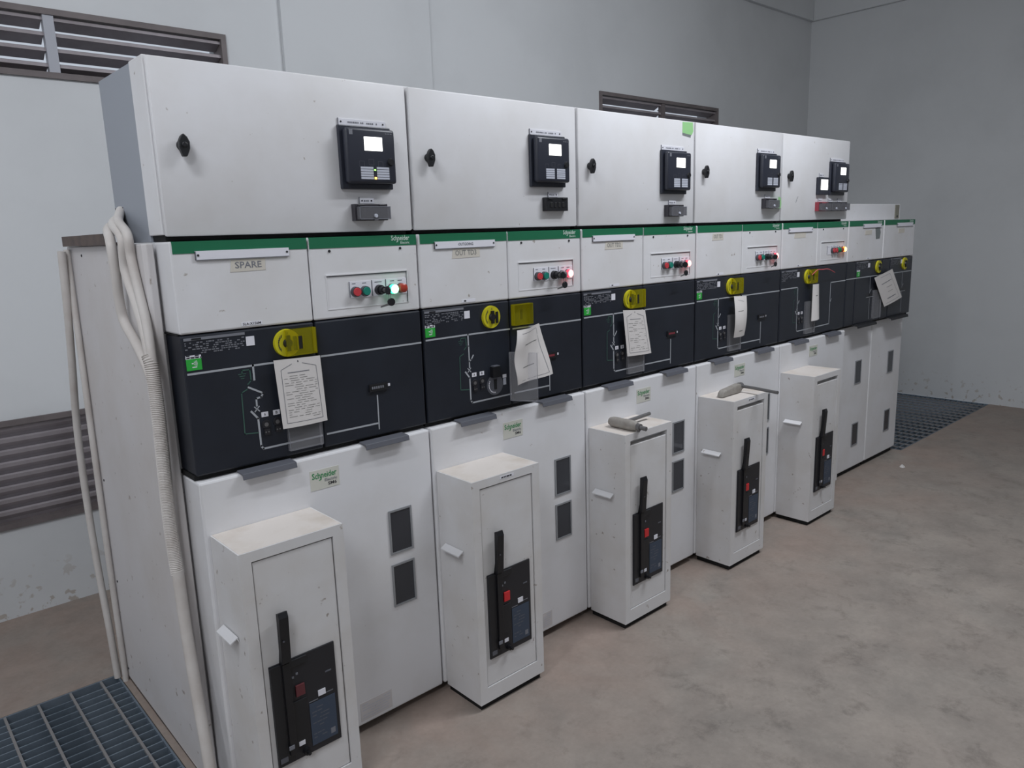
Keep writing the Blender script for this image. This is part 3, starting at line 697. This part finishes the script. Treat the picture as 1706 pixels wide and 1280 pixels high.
for k in range(5):
    e = empty('relay_box', (k*U, 0, 1.578), RB[k], 'control box', 'relay boxes on top of the cabinets')
    o = -1.578
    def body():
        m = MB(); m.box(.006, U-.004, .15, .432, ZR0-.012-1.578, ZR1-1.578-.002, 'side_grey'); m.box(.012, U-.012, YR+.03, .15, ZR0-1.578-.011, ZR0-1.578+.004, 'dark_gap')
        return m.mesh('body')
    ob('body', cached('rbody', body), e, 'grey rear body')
    ob('front_collar', cached('rcol', lambda: MB().box(.003, U-.001, YR+.022, .150, ZR0-1.578+.004, ZR1-1.578, 'white_paint').mesh('front_collar', .002)), e)
    d = ob('door', cached('rdoor', lambda: MB().box(.006, U-.006, YR, YR+.020, ZR0-1.578, ZR1-1.578-.004, 'white_paint').mesh('door', .005, smooth=True)), e)
    ob('door_handle', cached('wing', wing_handle), d, 'black wing handle', loc=(.066, YR, 1.810+o))
    rr = ob('protection_relay', cached('rcase', relay_case), e, 'black protection relay', loc=(.588, YR, RZ[k]+o))
    ob('front_cover', cached('rface', relay_face), rr); ob('screen', cached('rscr', relay_screen), rr, 'lit white screen', loc=(.010, 0, -.004))
    ob('label_card', cached('rcard', relay_card), rr, loc=(-.016, 0, -.062)); ob('label_card', cached('rcard', None), rr, loc=(.038, 0, -.062))
    ob('keypad', cached('rkey', lambda: relay_print(0)), rr); ob('reset_knob', cached('rlat', relay_latch), rr)
    if k == 0:
        ob('status_light', MB().box(.008, .014, -.038, -.0362, -.062, -.056, 'led_amber'), rr, 'amber status light'); ob('status_light', MB().box(.008, .013, -.038, -.0362, -.038, -.034, 'led_green'), rr, 'green status light')
    ob('label_strip', cached('strip1', lambda: strip(.158, 4)), e, loc=(.586, YR, RZ[k]+.090+o))
    if TU[k]:
        t = ob('test_block', cached(('tb', k == 1), lambda: test_block('black_plastic' if k == 1 else 'test_grey')), e, 'small covered test block', loc=(TU[k], YR, TZ[k]+o))
        if k != 1: ob('clear_lid', cached('tlid', test_lid), t)
        ob('label_strip', cached('strip2', lambda: strip(.050, 2)), e, loc=(TU[k]-.004, YR, TZ[k]+.050+o))
    else:
        for i, (x, c) in enumerate(((.416, 'test_red'), (.531, 'test_grey'), (.644, 'test_grey'))):
            t = ob('test_block', cached(('tb5', c), lambda: test_block(c)), e, 'red test block' if i == 0 else 'grey test block', loc=(x, YR, TZ[k]+o))
            ob('clear_lid', cached('tlid', None), t); ob('label_strip', cached('strip2', None), e, loc=(x-.004, YR, TZ[k]+.050+o))
        m = MB(); m.box(-.056, .056, -.016, 0, -.046, .046, 'relay_plastic')
        mt = ob('power_meter', m.mesh('power_meter', .003), e, 'small black meter', loc=(.418, YR, 1.766+o)); ob('screen', MB().box(-.030, .044, -.0175, -.016, -.020, .034, 'screen_lit'), mt, 'lit white screen')
        ob('label_strip', cached('strip2', None), e, loc=(.414, YR, 1.815+o))
        m = MB()
        for a, c, q in ((0,0,.012),(.008,.010,.008),(-.006,-.010,.010)): m.lines([(.155+a,1.69+c),(.155+a+q,1.69+c+q*1.2)], .003, YR-.0006, 'print_grey')
        ob('scuff_mark', m, d, loc=(0, 0, o))
    if k == 0: ob('cable_entry', MB().box(.004, .008, .355, .425, 1.655+o, 1.676+o, 'dark_gap').box(.0045, .008, .36, .405, 1.600+o, 1.655+o, 'tab_grey'), e)
    if k == 2:
        n = MB(); n.prism([(.656,YR-.0008,1.966),(.722,YR-.0008,1.960),(.734,YR-.0008,1.976),(.730,YR-.0008,2.013),(.656,YR-.0008,2.010)][::-1], (0,.0008,0), 'note_green'); n.prism([(.656,YR-.0006,1.956),(.715,YR-.0006,1.949),(.718,YR-.0006,1.962),(.656,YR-.0006,1.968)][::-1], (0,.0006,0), 'note_grey'); ob('sticky_note', n, d, 'pale green note', loc=(0, 0, o))
    if k == 3:
        n = MB(); n.prism([(.676,YR-.026,1.652),(.735,YR-.008,1.650),(.744,YR-.006,1.672),(.738,YR-.006,1.703),(.678,YR-.026,1.706)][::-1], (0,.0008,0), 'note_green'); ob('sticky_note', n, d, 'pale green note', loc=(0, 0, o))
# low white box on the far cabinets
e = empty('cable_box', (5*U+.005, .10, 1.578), 'low white box lying on the two narrow far cabinets', 'box')
ob('body', MB().box(0, .93, 0, .32, .0, .100, 'white_paint').mesh('body', .004), e)
ob('bracket', MB().box(.845, .905, -.004, 0, .008, .095, 'bracket_tan').box(.868, .884, -.006, -.004, .016, .028, 'screw_dark'), e, 'tan metal bracket')

# ================================================================ breaker boxes
def housing():
    m = MB(); x0, x1, d, z0, z1 = 0, .294, .185, .024, .805; f = .032
    m.box(x0, x1, -d+f, -.0008, z0, z1, 'breaker_paint')
    a0, a1, b0, b1 = .0315, .262, .078, .777
    m.box(x0, a0, -d, -d+f, z0, z1, 'breaker_paint'); m.box(a1, x1, -d, -d+f, z0, z1, 'breaker_paint')
    m.box(a0, a1, -d, -d+f, z0, b0, 'breaker_paint'); m.box(a0, a1, -d, -d+f, b1, z1, 'breaker_paint')
    m.box(.004, x1-.004, -d+.004, -.0012, z1, z1+.0006, 'dusty_paint')
    m.box(.01, x1-.01, -d+.012, -.0008, 0, z0, 'dark_gap')
    return m.mesh('housing')
def bpanel(top):
    return MB().box(.0345, .259, -.182, -.1535, .080, top, 'breaker_paint').mesh('front_panel', .0015)
def bplate():
    m = MB(); m.box(.047, .2365, -.187, -.182, .176, .476, 'plate_black')
    m.box(.047, .096, -.192, -.187, .180, .474, 'black_plastic'); m.box(.074, .098, -.1925, -.187, .200, .470, 'lever_black')
    m.box(.100, .150, -.194, -.187, .455, .474, 'black_plastic')
    m.box(.098, .142, -.190, -.187, .215, .350, 'black_plastic')
    return m.mesh('mechanism_plate', .001)
def blever():
    m = MB(); m.prism([(0,-.188,.47),(0,-.206,.480),(0,-.214,.612),(0,-.208,.627),(0,-.196,.622),(0,-.192,.470)][::-1], (.026,0,0), 'lever_black')
    m.box(.003, .023, -.200, -.187, .205, .475, 'lever_black')
    m.box(.004, .010, -.2145, -.212, .545, .550, 'tab_grey')
    return m.mesh('lever', .002)
def bbits():
    m = MB(); m.box(.148, .226, -.1885, -.187, .195, .322, 'blue_label')
    for r in range(9): dashes(m, .154, .205, .215+r*.011, .003, -.1888, 'tab_grey', r+3, .55, .006, .02)
    m.rect(.205, .219, .205, .222, -.1888, 'print_grey'); m.rect(.148, .175, .326, .329, -.1876, 'print_grey'); m.rect(.190, .222, .334, .337, -.1876, 'print_grey')
    return m.mesh('data_label')
SMALL = [('small_label', (.177, .199, -.189, -.187, .334, .351), 'label_white'), ('small_label', (.108, .126, -.191, -.187, .215, .228), 'label_white'),
         ('lever_stop', (.075, .090, -.2025, -.2002, .225, .236), 'print_grey'), ('small_label', (.052, .073, -.1927, -.192, .190, .205), 'tab_grey'),
         ('latch_mark', (.203, .221, -.1885, -.187, .395, .399), 'tab_grey'), ('indicator', (.106, .112, -.1885, -.187, .418, .424), 'print_grey'), ('indicator', (.118, .124, -.1885, -.187, .425, .431), 'print_grey')]
def bshaft():
    m = MB(); m.cyl((.128, -.187, .192), (0,-1,0), .011, .010, .012, 'lever_black', 14); m.cyl((.128, -.199, .192), (0,-1,0), .005, .005, .010, 'lever_black', 10)
    return m.mesh('charging_shaft', smooth=True)
def blip():
    m = MB(); m.prism([(0,-.035,.545),(-.003,-.035,.562),(-.024,-.035,.550),(-.024,-.035,.546),(-.006,-.035,.557)], (0,-.095,0), 'white_paint')
    return m.mesh('side_lip')
BB = ['nearest breaker box, cut off by the bottom of the picture', 'breaker box on the floor before the cabinet marked OUT TD3', 'breaker box with a stubby grey crank lying on top',
      'breaker box with a long-rod crank on top', 'farthest breaker box with a dusty bare top']
for k in range(5):
    e = empty('breaker_box', (k*U+.016, 0, 0), BB[k], 'breaker box', 'breaker boxes standing in front of the cabinets')
    ob('housing', cached('bh', housing), e); ob('front_panel', cached(('bp', k > 1), lambda: bpanel(.757 if k > 1 else .773)), e)
    p = ob('mechanism_plate', cached('bpl', bplate), e, 'black mechanism plate')
    ob('lever', cached('blv', blever), p, 'black lever', loc=(.076, 0, 0)); ob('data_label', cached('bbt', bbits), p, 'slate blue data label')
    for i, (nm, bx, mt) in enumerate(SMALL): ob(nm, cached(('sm', i), lambda: MB().box(*bx, mt).mesh(nm)), p)
    ob('trip_button', cached(('tr', k == 0), lambda: MB().box(.113, .139, -.192, -.187, .362, .395, 'trip_dark_red' if k == 0 else 'trip_red').mesh('trip_button', .001)), p, 'dark red button' if k == 0 else 'red button')
    ob('charging_shaft', cached('bsh', bshaft), p); ob('side_lip', cached('blip', blip), e, 'small bent white lip')
    if k in (1, 3):
        def tl():
            m = MB(); m.box(.118, .178, -.1856, -.185, .788, .798, 'label_white'); dashes(m, .124, .172, .7905, .005, -.1859, 'print_dark', 9, .95); return m.mesh('id_label')
        ob('id_label', cached('btl', tl), e)

# ================================================================ cranks on the breaker boxes
def grip(length, r):
    m = MB(); path = [(0, 0, length*t/10) for t in range(11)]
    prof = [.75, .96, 1.0, 1.0, .97, .97, 1.0, 1.03, 1.0, .92, .7]
    m.tube(path, r, 'cast_grey', 14, rfun=lambda j: r*prof[j]); return m
e = empty('crank_handle', (2*U+.09, -.05, .805), 'stubby grey crank lying on the middle breaker box', 'crank', 'cranks left on the breaker boxes')
g = ob('grip', grip(.135, .021).mesh('grip', smooth=True), e, loc=(0, 0, .0215)); g.rotation_euler = (math.radians(90), 0, 0)
m = MB(); m.tube([(0,-.13,.0215),(0,-.150,.020)], .014, 'steel_grey', 12); m.tube([(0,-.150,.020),(.002,-.176,.018)], .009, 'steel_grey', 10); m.cyl((0,-.140,.001), (0,0,1), .006, .006, .020, 'steel_grey', 8)
ob('socket_end', m.mesh('socket_end', smooth=True), e)
ob('rod', MB().tube([(.012,-.05,.020),(.10,-.048,.0215),(.190,-.046,.024)], .0075, 'steel_grey', 10).mesh('rod', smooth=True), e)
e = empty('crank_handle', (3*U+.045, -.095, .805), 'long-rod crank overhanging the fourth breaker box', 'crank', 'cranks left on the breaker boxes')
m = MB(); m.prism([(0,-.014,.002),(.008,-.017,.024),(.02,-.015,.034),(.155,-.012,.045),(.172,-.012,.034),(.172,-.012,.010),(.150,-.013,.003)], (.0,.032,0), 'cast_grey')
ob('grip', m.mesh('grip', .006, smooth=True), e)
ob('collar', MB().tube([(.160,.004,.030),(.182,.002,.029)], .017, 'steel_grey', 12).mesh('collar', smooth=True), e)
ob('rod', MB().tube([(.176,.010,.029),(.170,-.07,.029),(.142,-.205,.030)], .0075, 'steel_grey', 10).mesh('rod', smooth=True), e)

# ================================================================ papers hanging on the mimic covers
def paper(label, c, y, lines, bulge=.006, fold=None, group='paper tags hanging on the black covers'):
    """c: four (x, z) corners tl, tr, br, bl; y: hang plane; lines: polylines in (s, t)"""
    tl, tr, br_, bl_ = [Vector((p[0], 0, p[1])) for p in c]
    N, M_ = 8, 14
    def P(s, t, off=0.0):
        p = (tl*(1-s)+tr*s)*(1-t) + (bl_*(1-s)+br_*s)*t
        yy = y(s, t) if callable(y) else y
        p.y = yy - bulge*math.sin(math.pi*s)*(.3+.7*t) - off
        if fold: p = fold(p, s, t)
        return p
    m = MB(); i = m.mi('paper')
    for off in (0, -.0006):
        n = len(m.v)
        for a in range(M_+1):
            for q in range(N+1): m.v.append(tuple(P(q/N, a/M_, off)))
        for a in range(M_):
            for q in range(N):
                k = n+a*(N+1)+q; f = (k, k+N+1, k+N+2, k+1)
                m.f.append(f if off == 0 else f[::-1]); m.m.append(i)
    for (mt, wd, pts) in lines:
        for (s0, t0), (s1, t1) in zip(pts, pts[1:]):
            K = 6; Wd = (tr-tl).length; Hh = (bl_-tl).length
            L = math.hypot((s1-s0)*Wd, (t1-t0)*Hh) or 1e-6; ns, nt_ = -(t1-t0)*Hh/L*wd/Wd/2, (s1-s0)*Wd/L*wd/Hh/2
            for k in range(K):
                a, b2 = k/K, (k+1)/K
                A = (s0+(s1-s0)*a, t0+(t1-t0)*a); B = (s0+(s1-s0)*b2, t0+(t1-t0)*b2)
                m.poly([P(A[0]-ns, A[1]-nt_, .0005), P(B[0]-ns, B[1]-nt_, .0005), P(B[0]+ns, B[1]+nt_, .0005), P(A[0]+ns, A[1]+nt_, .0005)], mt)
    e = m.mesh('paper_tag', smooth=True)
    return ob('paper_tag', e, None, label, 'paper', group)
def form(rows=18, seed=1, frame=True, dens=.7):
    r = random.Random(seed); L = []
    if frame: L.append(('print_grey', .0014, [(.36,.075),(.12,.15),(.10,.93),(.90,.93),(.88,.135),(.58,.075)]))
    L.append(('print_grey', .0022, [(.25,.20),(.72,.195)])); L.append(('print_dark', .005, [(.485,.045),(.505,.045)]))
    for k in range(rows):
        t = .25+k*.66/rows; s = .16
        while s < .82:
            wd = r.uniform(.06, .20)
            if r.random() < dens: L.append(('ink_pale', .0012, [(s, t), (min(s+wd, .86), t)]))
            s += wd+.04
    return L
def memo(): return [('print_grey', .0012, [(.14,.08),(.84,.06),(.90,.94),(.16,.96)]), ('ink_pale', .0035, [(.30,.30),(.80,.29)]), ('ink_pale', .0035, [(.25,.72),(.60,.71)])]
paper('paper form hanging under the knob of the cabinet marked SPARE', [(.236,1.250),(.376,1.246),(.383,1.054),(.246,1.054)], -.008, form(20, 1))
paper('crumpled paper hanging on the opened clear flap', [(U+.346,1.243),(U+.462,1.255),(U+.503,1.080),(U+.338,1.052)], lambda s, t: -.058-.012*math.sin(5*s+3*t), memo(), .010,
      fold=lambda p, s, t: p+Vector((-.020*math.sin(math.pi*t)*(1-s), -.012*max(0, .35-s)*math.sin(9*t), -.010*s*t)))
paper('white paper form hanging on the middle cabinet', [(2*U+.218,1.253),(2*U+.359,1.243),(2*U+.402,1.056),(2*U+.245,1.062)], -.010, form(16, 3, True, .5))
paper('narrow curling paper hanging on the fourth cabinet', [(3*U+.277,1.246),(3*U+.387,1.240),(3*U+.372,1.052),(3*U+.279,1.049)], lambda s, t: -.012-.018*math.sin(3.0*t), [('ink_pale', .003, [(.2,.36),(.6,.35)]), ('print_grey', .0012, [(.25,.09),(.7,.13)]), ('ink_pale', .004, [(.3,.85),(.55,.84)])], .012,
      fold=lambda p, s, t: p+Vector((-.014*math.sin(math.pi*t), 0, 0)))
paper('thin rolled paper strip hanging below the red wire', [(4*U+.306,1.249),(4*U+.374,1.247),(4*U+.394,1.057),(4*U+.305,1.050)], -.010, [('ink_pale', .004, [(.35,.32),(.6,.31)])], .014)
paper('tilted white paper form hanging across the two far cabinets', [(4.092,1.235),(4.351,1.275),(4.532,1.084),(4.264,1.044)], -.006, [('print_grey', .002, [(.28,.09),(.80,.09),(.87,.92),(.12,.93)]), ('print_grey', .005, [(.22,.30),(.78,.28)]), ('print_grey', .007, [(.26,.80),(.72,.79)]), ('ink_pale', .003, [(.4,.45),(.7,.45)]), ('ink_pale', .003, [(.4,.6),(.65,.6)])], .004)
m = MB(); m.tube(spline([(4*U+.300,-.006,1.300),(4*U+.330,-.020,1.325),(4*U+.371,-.026,1.325),(4*U+.445,-.026,1.323),(4*U+.555,-.010,1.299)]), .0022, 'wire_red', 8)
ob('red_wire', m.mesh('red_wire', smooth=True), None, 'loose red wire looped from a yellow knob', 'wire')

# ================================================================ conduits on the near end panel
def pipe(name, pts, r, label, n=8, corr=False, mt='conduit_white'):
    P = spline(pts, n)
    if corr:
        Q = []; 
        for a, b2 in zip(P, P[1:]):
            k = max(1, int((b2-a).length/.0022))
            for i in range(k): Q.append(a.lerp(b2, i/k))
        Q.append(P[-1]); m = MB(); m.tube(Q, r, mt, 12, rfun=lambda j: r*(1.0 if j % 2 == 0 else .87))
    else: m = MB(); m.tube(P, r, mt, 12)
    return ob(name, m.mesh(name, smooth=True), None, label, 'conduit', 'conduits on the near end panel')
pipe('flexible_conduit', [(.000,.405,1.630),(-.040,.350,1.618),(-.062,.262,1.580),(-.060,.262,1.50),(-.055,.280,1.42),(-.050,.275,1.365),(-.050,.195,1.315),(-.054,.125,1.275),(-.055,.083,1.235)], .013, 'bulging cream pipe running from the relay box cable hole')
pipe('flexible_conduit', [(.000,.388,1.648),(-.035,.318,1.628),(-.046,.215,1.590),(-.046,.222,1.51),(-.045,.180,1.44),(-.044,.140,1.37),(-.047,.108,1.31),(-.050,.082,1.240)], .013, 'straighter cream pipe running from the relay box cable hole')
pipe('flexible_conduit', [(.002,.368,1.668),(-.028,.290,1.636),(-.044,.172,1.600),(-.044,.165,1.54),(-.043,.140,1.46),(-.044,.108,1.38),(-.048,.082,1.30),(-.050,.074,1.240)], .012, 'cream pipe nearest the cabinet front, from the relay box')
pipe('corrugated_conduit', [(-.053,.090,1.292),(-.052,.078,1.255),(-.052,.074,1.14),(-.052,.086,.98),(-.052,.094,.82),(-.050,.090,.69)], .018, 'ribbed grey conduit on the near end panel', corr=True)
pipe('flexible_conduit', [(-.050,.088,.70),(-.051,.074,.52),(-.054,.038,.33),(-.058,.0,.19),(-.062,-.03,.012)], .016, 'smooth pipe below the ribbed conduit, reaching the floor')
pipe('cable_tail', [(-.042,.118,.68),(-.042,.108,.52),(-.044,.078,.33),(-.046,.045,.19),(-.050,.022,.01)], .008, 'thin cable beside the smooth pipe at the panel front')
pipe('flexible_conduit', [(-.062,.83,1.56),(-.062,.86,1.38),(-.060,.915,1.20),(-.058,.985,1.0),(-.058,1.01,.85),(-.058,1.015,.67),(-.058,1.005,.50),(-.058,.985,.34),(-.058,.955,.18),(-.058,.935,.0)], .012, 'bowed cream pipe behind the near end panel edge')
pipe('flexible_conduit', [(-.042,.850,1.565),(-.042,.862,1.20),(-.042,.876,.85),(-.042,.888,.5),(-.042,.892,.25),(-.042,.892,.0)], .010, 'straight cream pipe along the near end panel back edge')
# scrap on the floor
m = MB(); rr = random.Random(4)
pts = [(.030*math.cos(a)*rr.uniform(.7,1.2), .016*math.sin(a)*rr.uniform(.7,1.2)) for a in [k*.628 for k in range(10)]]
for (a, c), (d, f) in zip(pts, pts[1:]+pts[:1]): m.poly([(a, c, .001), (d, f, .001), (d*.3, f*.3, .012+rr.uniform(0, .004)), (a*.3, c*.3, .014)], 'paper')
m.poly([(a*.3, c*.3, .0145) for a, c in pts], 'paper')
s = ob('paper_scrap', m, None, 'small white scrap lying on the floor near the far cabinet', 'scrap', loc=(4.37, -.14, 0)); s.rotation_euler = (0, 0, .6)
